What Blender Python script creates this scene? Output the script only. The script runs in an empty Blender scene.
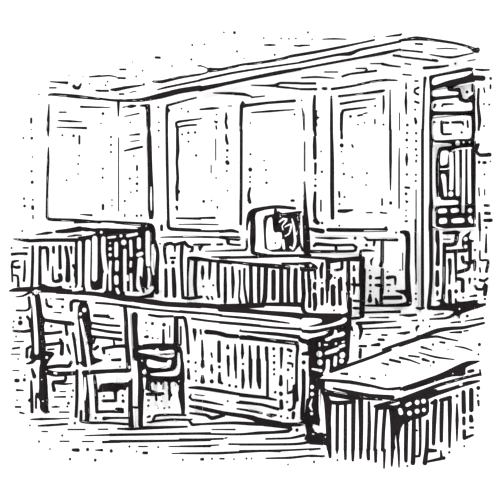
import bpy, math
from mathutils import Vector, Matrix
from mathutils.bvhtree import BVHTree
from mathutils.geometry import tessellate_polygon, intersect_ray_tri

C = bpy.context.scene.collection
EYE = Vector((0, 0, 1.9)); F = 800.0; HZ = 215.0

def ray(u, v): return Vector(((u-250)/F, 1.0, -(v-HZ)/F))
def at(u, v, Y): return EYE + ray(u, v)*Y
def at_z(u, v, z):                      # the point of a level plane seen at a pixel
    r = ray(u, v); return EYE + r*((z-EYE.z)/r.z)
def on_plane(u, v, p, n):
    r = ray(u, v); return EYE + r*((p-EYE).dot(n)/r.dot(n))
def xy(u, Y): return Vector(((u-250)/F*Y, Y, 0))

# ---------------------------------------------------------------- materials
def mat(name, col, rough):
    m = bpy.data.materials.new(name); m.use_nodes = True
    nt = m.node_tree; b = nt.nodes['Principled BSDF']
    b.inputs['Roughness'].default_value = rough
    b.inputs['Specular IOR Level'].default_value = 0.0
    tc = nt.nodes.new('ShaderNodeTexCoord'); nz = nt.nodes.new('ShaderNodeTexNoise')
    nz.inputs['Scale'].default_value = 6.0
    mx = nt.nodes.new('ShaderNodeMixRGB')
    mx.inputs[1].default_value = (*col, 1); mx.inputs[2].default_value = (*[c*.996 for c in col], 1)
    nt.links.new(tc.outputs['Object'], nz.inputs['Vector'])
    nt.links.new(nz.outputs['Fac'], mx.inputs[0])
    nt.links.new(mx.outputs[0], b.inputs['Base Color'])
    return m
PAPER = mat('white_board', (.995, .995, .995), 1.0)
INK = mat('black_ink', (.017, .0137, .0144), 1.0)

# ---------------------------------------------------------------- parts and things
class Part:
    def __init__(s, name, thing, label=None, parent=None):
        s.name, s.thing, s.label, s.parent = name, thing, label, parent
        s.v, s.f, s.m = [], [], []
        thing.parts.append(s)
    def prism(s, poly, off, ink=0):
        n = len(poly); b = len(s.v); off = Vector(off)
        s.v += [Vector(p) for p in poly] + [Vector(p)+off for p in poly]
        if n == 4: fs = [(b, b+1, b+2, b+3), (b+7, b+6, b+5, b+4)]
        else:
            t = tessellate_polygon([[Vector(p) for p in poly]])
            fs = [tuple(b+i for i in q) for q in t] + [tuple(b+n+i for i in reversed(q)) for q in t]
        fs += [(b+i, b+(i+1) % n, b+n+(i+1) % n, b+n+i) for i in range(n)]
        s.f += fs; s.m += [ink]*len(fs)
        return s
    def slab(s, plan, z0, z1):
        return s.prism([(p[0], p[1], z0) for p in plan], (0, 0, z1-z0))
    def bar(s, a, b, ax, w, d):
        a, b, ax = Vector(a), Vector(b), Vector(ax).normalized()
        q = ax.cross(b-a).normalized()
        return s.prism([a+ax*w/2+q*d/2, a-ax*w/2+q*d/2, a-ax*w/2-q*d/2, a+ax*w/2-q*d/2], b-a)

THINGS = []
class Thing:
    def __init__(s, name, label=None, cat=None, loc=(0, 0, 0), group=None, kind=None, one=False):
        s.name, s.label, s.cat, s.loc, s.group, s.kind, s.one = name, label, cat, Vector(loc), group, kind, one
        s.parts = []; THINGS.append(s)
        if one: s.p = Part(name, s)

# ---------------------------------------------------------------- the room
W0 = xy(150, 23.5); W1 = xy(400, 16.34)
WD = (W1-W0).normalized(); WN = Vector((WD.y, -WD.x, 0))
if WN.y > 0: WN = -WN
def wp(s, d, z): return W0 + WD*s + WN*d + Vector((0, 0, z))
def wsz(u, v, d):
    p = on_plane(u, v, W0+WN*d, WN); return (p-W0).dot(WD), p.z
def wbox(part, s0, s1, d0, d1, z0, z1):
    return part.prism([wp(s0, d1, z0), wp(s1, d1, z0), wp(s1, d1, z1), wp(s0, d1, z1)], -WN*(d1-d0))

floor = Thing('floor', kind='structure', one=True)
floor.p.slab([(-30, -3), (30, -3), (30, 40), (-30, 40)], -.1, 0)
HT = 6.6
wall_back = Thing('wall_back', kind='structure', one=True)
wbox(wall_back.p, 0, 14.5, -.15, 0, 0, HT)
wall_left = Thing('wall_left', kind='structure', one=True)
L0 = W0.copy(); L1 = xy(47, 22.4); LD = (L1-L0).normalized(); LN = Vector((-LD.y, LD.x, 0))
if LN.y > 0: LN = -LN
def lp(s, d, z): return L0 + LD*s + LN*d + Vector((0, 0, z))
wall_left.p.prism([lp(0, 0, 0), lp(6, 0, 0), lp(6, 0, HT), lp(0, 0, HT)], -LN*.15)

def framed(name, label, P, N, corners, fw, group):
    t = Thing(name, label, 'wall panel', group=group)
    o = [on_plane(u, v, P, N) for u, v in corners]
    t.loc = ((o[2]+o[3])/2)
    c = sum(o, Vector())/4
    inn = []
    X = (o[1]-o[0]).normalized(); Z = Vector((0, 0, 1))
    for p, (sx, sz) in zip(o, ((1, -1), (-1, -1), (-1, 1), (1, 1))): inn.append(p+X*fw*sx+Z*fw*sz)
    fr = Part('frame', t)
    for i in range(4):
        j = (i+1) % 4; fr.prism([o[i], o[j], inn[j], inn[i]], N*.05)
    Part('panel', t).prism(inn, N*.02)
    return t
framed('wall_panel', 'wide blank framed panel on left wall above the slatted bench', L0+LN*.002, LN,
       [(47, 95), (145.5, 101), (146.5, 229), (47.5, 224)], .12, 'framed wall panels')
G = 'framed wall panels'; WP = W0+WN*.002
framed('wall_panel', 'tall framed wall panel just right of the thick corner post', WP, WN, [(166, 104), (237, 94), (239, 237), (167, 234)], .22, G)
framed('wall_panel', 'tall framed wall panel on back wall directly above the monitor', WP, WN, [(241, 105), (304, 96), (304, 235), (241, 235)], .16, G)
framed('wall_panel', 'tall framed wall panel nearest the bookcase, above the low cupboard', WP, WN, [(312, 91), (397, 79), (393, 235), (312, 235)], .22, G)
post = Thing('trim_1', kind='structure', one=True)
a, _ = wsz(147.3, 150, .1); b, _ = wsz(153.5, 150, .1); wbox(post.p, a, b, 0, .1, 1.5, 5.15)
rail = Thing('trim_2', kind='structure', one=True)
a, _ = wsz(157, 240, .08); b, _ = wsz(412, 240, .08); wbox(rail.p, a, b, 0, .08, 1.07, 1.31)
corn = Thing('trim_3', kind='structure', one=True)
q = [(150, 82), (200, 73), (260, 63), (320, 53), (395, 38), (420, 38.5), (455, 44), (480, 50), (478, 53), (455, 56.5), (425, 58), (400, 50), (320, 67), (240, 80), (200, 89), (150, 100)]
corn.p.prism([on_plane(u, v, W0+WN*.3, WN) for u, v in q], -WN*.3)

# ---------------------------------------------------------------- tall bookcase with its books
D1 = .27
bc = Thing('bookcase', 'tall white bookcase with crowded shelves against the back wall at right', 'bookcase')
bs = lambda u: wsz(u, 200, D1)[0]
bz = lambda y: wsz(452, y, D1)[1]
bc.loc = wp((bs(421)+bs(479))/2, .14, 0)
wbox(Part('side_panel', bc), bs(421.5), bs(431), .01, D1, 0, bz(72))
wbox(Part('side_panel', bc), bs(474.5), bs(479.5), .01, D1, 0, bz(72))
wbox(Part('top_panel', bc), bs(431), bs(474.5), .01, D1, bz(86), bz(73))
wbox(Part('back_panel', bc), bs(431), bs(474.5), .01, .10, 0, bz(86))
SH = []
for y0, y1 in ((112, 114.5), (139.5, 143), (200, 205), (224.5, 229)):
    wbox(Part('shelf', bc), bs(431), bs(474.5), .10, D1-.01, bz(y1), bz(y0)); SH.append(bz(y0))
wbox(Part('plinth', bc), bs(431), bs(474.5), .10, D1-.01, 0, bz(302)); SH.append(bz(302))
def book(u0, u1, y0, base, label, group, depth=.15, name='book', cat='book'):
    t = Thing(name, label, cat, group=group)
    s0, s1 = bs(u0), bs(u1); zt = bz(y0); t.loc = wp((s0+s1)/2, D1-.1, base)
    up = (zt-base) > (s1-s0)
    th = min(.02, (s1-s0)*.12, (zt-base)*.12); f = D1-.008
    cv = Part('cover', t); pg = Part('pages', t)
    if up:
        wbox(cv, s0, s1, f-.02, f, base, zt)
        wbox(cv, s0, s0+th, f-depth, f-.02, base, zt); wbox(cv, s1-th, s1, f-depth, f-.02, base, zt)
        wbox(pg, s0+th, s1-th, f-depth+.02, f-.021, base+.015, zt-.015)
    else:
        wbox(cv, s0, s1, f-depth, f, base, base+th); wbox(cv, s0, s1, f-depth, f, zt-th, zt)
        wbox(cv, s0, s1, f-.02, f, base+th, zt-th)
        wbox(pg, s0+.02, s1-.02, f-depth+.02, f-.021, base+th, zt-th)
    return zt
g1, g2, g3 = 'stacked volumes at the top of the bookcase', 'upright books on the middle shelf', 'tall volumes on the bottom shelf'
zt = book(433, 474, 102, SH[0], 'wide flat volume lying at the bottom of the top stack in the bookcase', g1)
book(433, 459, 88, zt, 'shorter flat volume lying on top of the highest stack in the bookcase', g1)
t = Thing('storage_box', 'plain white box filling the second compartment of the bookcase', 'box')
s0, s1 = bs(433), bs(472.5); t.loc = wp((s0+s1)/2, D1-.1, SH[1])
wbox(Part('body', t), s0, s1, .12, D1-.02, SH[1], bz(121)); wbox(Part('lid', t), s0-.01, s1+.01, .115, D1-.012, bz(121), bz(116.5))
for u0, u1, y0, lab in ((438, 447.5, 148, 'thick upright book leftmost on the middle shelf, with a broken dark spine'),
                        (448, 454, 151, 'slim upright book second from left on the middle shelf'),
                        (454.5, 460, 149, 'slim upright book at the centre of the middle shelf'),
                        (460.5, 466, 148.5, 'slim upright book fourth from left on the middle shelf'),
                        (466.5, 473, 147.5, 'upright book rightmost on the middle shelf, against the side panel')):
    book(u0, u1, y0, SH[2], lab, g2)
g4 = 'flat books on the narrow shelf'
zt = book(436.5, 473, 215.5, SH[3], 'long flat book lying on the narrow shelf below the upright books', g4)
book(436.5, 456, 207.5, zt, 'short flat book lying on a longer one on the narrow shelf', g4)
for u0, u1, y0, lab in ((434, 442.5, 231, 'tall volume leftmost on the bottom shelf, spine barred with black'),
                        (443.5, 450, 243, 'tall white volume second from left on the bottom shelf'),
                        (450.5, 456.5, 240, 'tall volume in the middle of the bottom shelf'),
                        (457, 464, 234, 'tall volume with knotted black markings, second from right on the bottom shelf'),
                        (464.5, 473.5, 231, 'thick tall volume rightmost on the bottom shelf')):
    book(u0, u1, y0, SH[4], lab, g3)

# ---------------------------------------------------------------- low cupboard right of the counter
D2 = .4
cu = Thing('low_cupboard', 'low white cupboard with heavy black right edge, between counter and bookcase', 'cupboard')
cs = lambda u: wsz(u, 250, D2)[0]; cz = lambda y: wsz(385, y, D2)[1]
cu.loc = wp((cs(361)+cs(408))/2, .2, 0)
wbox(Part('top', cu), cs(360), cs(409), .09, D2+.02, cz(237), cz(231))
body = Part('body', cu); wbox(body, cs(361), cs(408.3), .09, D2-.03, 0, cz(237))
wbox(Part('side_panel', cu), cs(402), cs(408.3), D2-.03, D2, 0, cz(237))
wbox(Part('door', cu), cs(362), cs(381.5), D2-.03, D2, cz(303), cz(239))
wbox(Part('door', cu), cs(383), cs(401.5), D2-.03, D2, cz(303), cz(239))
wbox(Part('plinth', cu), cs(361), cs(402), D2-.03, D2, 0, cz(304))

# ---------------------------------------------------------------- tall slatted bench at left
def inset(poly, d):
    c = sum((Vector(p) for p in poly), Vector())/len(poly)
    return [Vector(p)+(c-Vector(p)).normalized()*d for p in poly]
be = Thing('slatted_bench', 'tall bench front of black and white slats below the left wall panel', 'bench')
A = xy(12, 12.8); B = xy(152.5, 18.8); dn = Vector((.02, 1.0, 0)); be.loc = (A+B)/2+dn/2
Part('top', be).slab([A, B, B+dn, A+dn], 1.50, 1.60)
e = (B-A).normalized(); k = Vector((e.y, -e.x, 0)); k = -k if k.y > 0 else k
pf = Part('front_panel', be); a0, b0 = A-k*.03+e*.02, B-k*.03-e*.02
pf.slab([a0, b0, b0-k*.05, a0-k*.05], 0, 1.5)
Part('side_panel', be).slab([b0-k*.05, b0-k*.05-e*.05, b0-k*.05-e*.05+dn*.85, b0-k*.05+dn*.85], 0, 1.5)
Part('side_panel', be).slab([a0-k*.05, a0-k*.05+e*.05, a0-k*.05+e*.05+dn*.85, a0-k*.05+dn*.85], 0, 1.5)

# ---------------------------------------------------------------- low slatted cabinet between bench and counter
ca = Thing('slatted_cabinet', 'low slatted cabinet squeezed between the tall bench and the counter', 'cabinet')
def wu(u, d): p = on_plane(u, 200, W0+WN*d, WN); p.z = 0; return p
A = wu(161, 3.6); B = wu(187, 3.6); Bb = wu(188, 3.15); Ab = wu(163, 3.15); ca.loc = (A+B+Ab+Bb)/4
Part('top', ca).slab([A, B, Bb, Ab], 1.24, 1.31)
ins = inset([A, B, Bb, Ab], .03); Part('body', ca).slab(ins, 0, 1.24)

# ---------------------------------------------------------------- counter
co = Thing('counter', 'long white counter with black slatted front carrying the monitor', 'counter')
A = wu(187.5, 2.7); B = wu(349, 2.7); Bb = wu(359.5, 1.5); Ab = wu(191.5, 1.5); co.loc = (A+B+Ab+Bb)/4
Part('countertop', co).slab([A, B, Bb, Ab], .93, 1.0)
e = (B-A).normalized()
b2 = [A+e*.03+Vector((0, .04, 0)), B-e*.03+Vector((0, .04, 0)), Bb-e*.03, Ab+e*.03]
Part('front_panel', co).slab([b2[0], b2[1], b2[1]+Vector((0, .06, 0)), b2[0]+Vector((0, .06, 0))], 0, .93)
dB = (b2[2]-b2[1]).normalized(); dA = (b2[3]-b2[0]).normalized()
Part('side_panel', co).slab([b2[1]+Vector((0, .06, 0)), b2[2], b2[2]-e*.06, b2[1]+Vector((0, .06, 0))-e*.06], 0, .93)
Part('side_panel', co).slab([b2[0]+Vector((0, .06, 0)), b2[3], b2[3]+e*.06, b2[0]+Vector((0, .06, 0))+e*.06], 0, .93)

# ---------------------------------------------------------------- monitor
mo = Thing('monitor', 'boxy old monitor with rounded corners and black screen standing on the counter', 'monitor')
MY = 16.3
mp = lambda u, v, dy=0: at(u, v, MY+dy)
o = [(249, 254), (246.5, 246), (246, 226), (247.5, 216), (251, 210.5), (256, 208), (265, 206.5), (278, 205.5), (290, 206.3), (300, 207.5), (304, 210), (305, 216), (305.5, 246), (304.5, 254)]
mo.loc = Vector((mp(276, 250).x, MY+.3, 1.0))
Part('casing', mo).prism([mp(*p) for p in o], (0, .42, 0))
Part('screen', mo, 'dark screen with white streaks').prism([mp(263, 250.5), mp(301, 250.5), mp(300, 214), (mp(264, 215))], (0, -.03, 0))
fz = mp(276, 254).z
Part('foot', mo).prism([Vector((mp(258, 250).x, MY+.02, 1.0)), Vector((mp(303, 250).x, MY+.02, 1.0)), Vector((mp(303, 250).x, MY+.02, fz)), Vector((mp(258, 250).x, MY+.02, fz))], (0, .38, 0))

# ---------------------------------------------------------------- long table
ta = Thing('long_table', 'long white table with slatted front panel, three chairs drawn up to it', 'table')
TZ = .8
FL = at_z(8, 291.5, TZ); FR = at_z(311, 339.5, TZ); BR = at_z(348, 318, TZ); BL = at_z(12, 286.5, TZ)
for p in (FL, FR, BR, BL): p.z = 0
ta.loc = (FL+FR+BR+BL)/4
Part('tabletop', ta).slab([FL, FR, BR, BL], TZ-.06, TZ)
e = (FR-FL).normalized(); bk = Vector((-e.y, e.x, 0)); bk = -bk if bk.y < 0 else bk
a0 = FL+bk*.10+e*.3; b0 = FR+bk*.10-e*.04
Part('front_panel', ta).slab([a0, b0, b0+bk*.05, a0+bk*.05], 0, TZ-.06)
er = (BR-FR).normalized()
c0 = b0+bk*.05; c1 = BR-er*.06-e*.04
Part('side_panel', ta).slab([c0, c1, c1-e*.06, c0-e*.06], 0, TZ-.06)

# ---------------------------------------------------------------- three chairs
def chair(label, lf, lt, rf, rt, YL, YR, slats, st, group):
    t = Thing('wooden_chair', label, 'chair', group=group)
    l0, r0 = xy(lf[0], YL), xy(rf[0], YR)
    l1, r1 = at(lt[0], lt[1], YL-.02), at(rt[0], rt[1], YR-.02)
    fw = Vector((.42, .91, 0)).normalized(); ac = (r0-l0).normalized()
    t.loc = (l0+r0)/2+fw*.2; w = .055
    Part('back_post', t).bar(l0, l1, ac, w, w); Part('back_post', t).bar(r0, r1, ac, w, w)
    def pt(z, f):                       # across the back at height z
        pl = l0.lerp(l1, z/l1.z); pr = r0.lerp(r1, z/r1.z); return pl.lerp(pr, f)
    for y, h in slats:
        z = 1.9-(y-HZ)/F*(YL+YR)/2
        pa, pb = pt(z, .5-.5*(1-w/(r0-l0).length)), pt(z, .5+.5*(1-w/(r0-l0).length))
        Part('back_slat', t).bar(pa, pb, (0, 0, 1), h, .03)
    q0, q1 = l0+ac*.0+fw*.035, r0-ac*.0+fw*.035
    Part('seat', t).slab([q0, q1, q1+fw*.40, q0+fw*.40], .43, .475)
    for q in (q0+ac*.04, q1-ac*.04):
        f0 = q+fw*.36; Part('leg', t).bar(f0, f0+Vector((0, 0, .43)), ac, .055, .055)
    pa, pb = l0+ac*w/2+Vector((0, 0, st)), r0-ac*w/2+Vector((0, 0, st))
    Part('stretcher', t).bar(pa, pb, (0, 0, 1), .05, .03)
    return t
GC = 'chairs in front of the long table'
c1 = chair('leftmost wooden chair, with a thick black left post, before the long table', (46, 0), (36.5, 291), (77, 0), (75, 303), 7.72, 7.49,
           [(322, .06), (333, .06), (345, .06)], .10, GC)
c2 = chair('middle wooden chair of the three, with four back slats, before the long table', (87.5, 0), (82, 303), (134, 0), (128.5, 306), 7.38, 7.17,
           [(323, .045), (331.5, .045), (340, .045), (348, .045)], .10, GC)
c3 = chair('rightmost wooden chair of the three, beside the slatted panel of the long table', (142.5, 0), (136.5, 312), (182, 0), (179.5, 316), 7.14, 7.35,
           [(347, .07), (361, .09)], .12, GC)

# ---------------------------------------------------------------- near desk
de = Thing('near_desk', 'large white desk with slatted sides in the near right corner', 'desk')
DZ = .75
L = at_z(316, 379, DZ); N = at_z(399, 391, DZ)
R = at_z(482, 361, DZ); Bk = at_z(421, 337, DZ)
for p in (L, N, R, Bk): p.z = 0
d = (R-N).normalized(); db = (Bk-L).normalized()
R2 = N+d*3.0; B2 = L+db*4.2
de.loc = (L+N+R2+B2)/4
Part('desktop', de).slab([L, N, R2, B2], DZ-.075, DZ)
e = (N-L).normalized()
l2, n2 = L+e*.03+db*.06, N-e*.03+d*.06
r2, b3 = R2-e*.03-d*.06, B2+e*.03-db*.06
Part('front_panel', de).slab([l2, n2, n2+d*.05, l2+db*.05], 0, DZ-.075)
Part('side_panel', de).slab([n2+d*.05, r2, r2-e*.05, n2+d*.05-e*.05], 0, DZ-.075)
Part('side_panel', de).slab([l2+db*.05, b3, b3+e*.05, l2+db*.05+e*.05], 0, DZ-.075)
Part('back_panel', de).slab([r2-e*.05, b3+e*.05, b3+e*.05-db*.05, r2-e*.05-d*.05], 0, DZ-.075)

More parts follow.
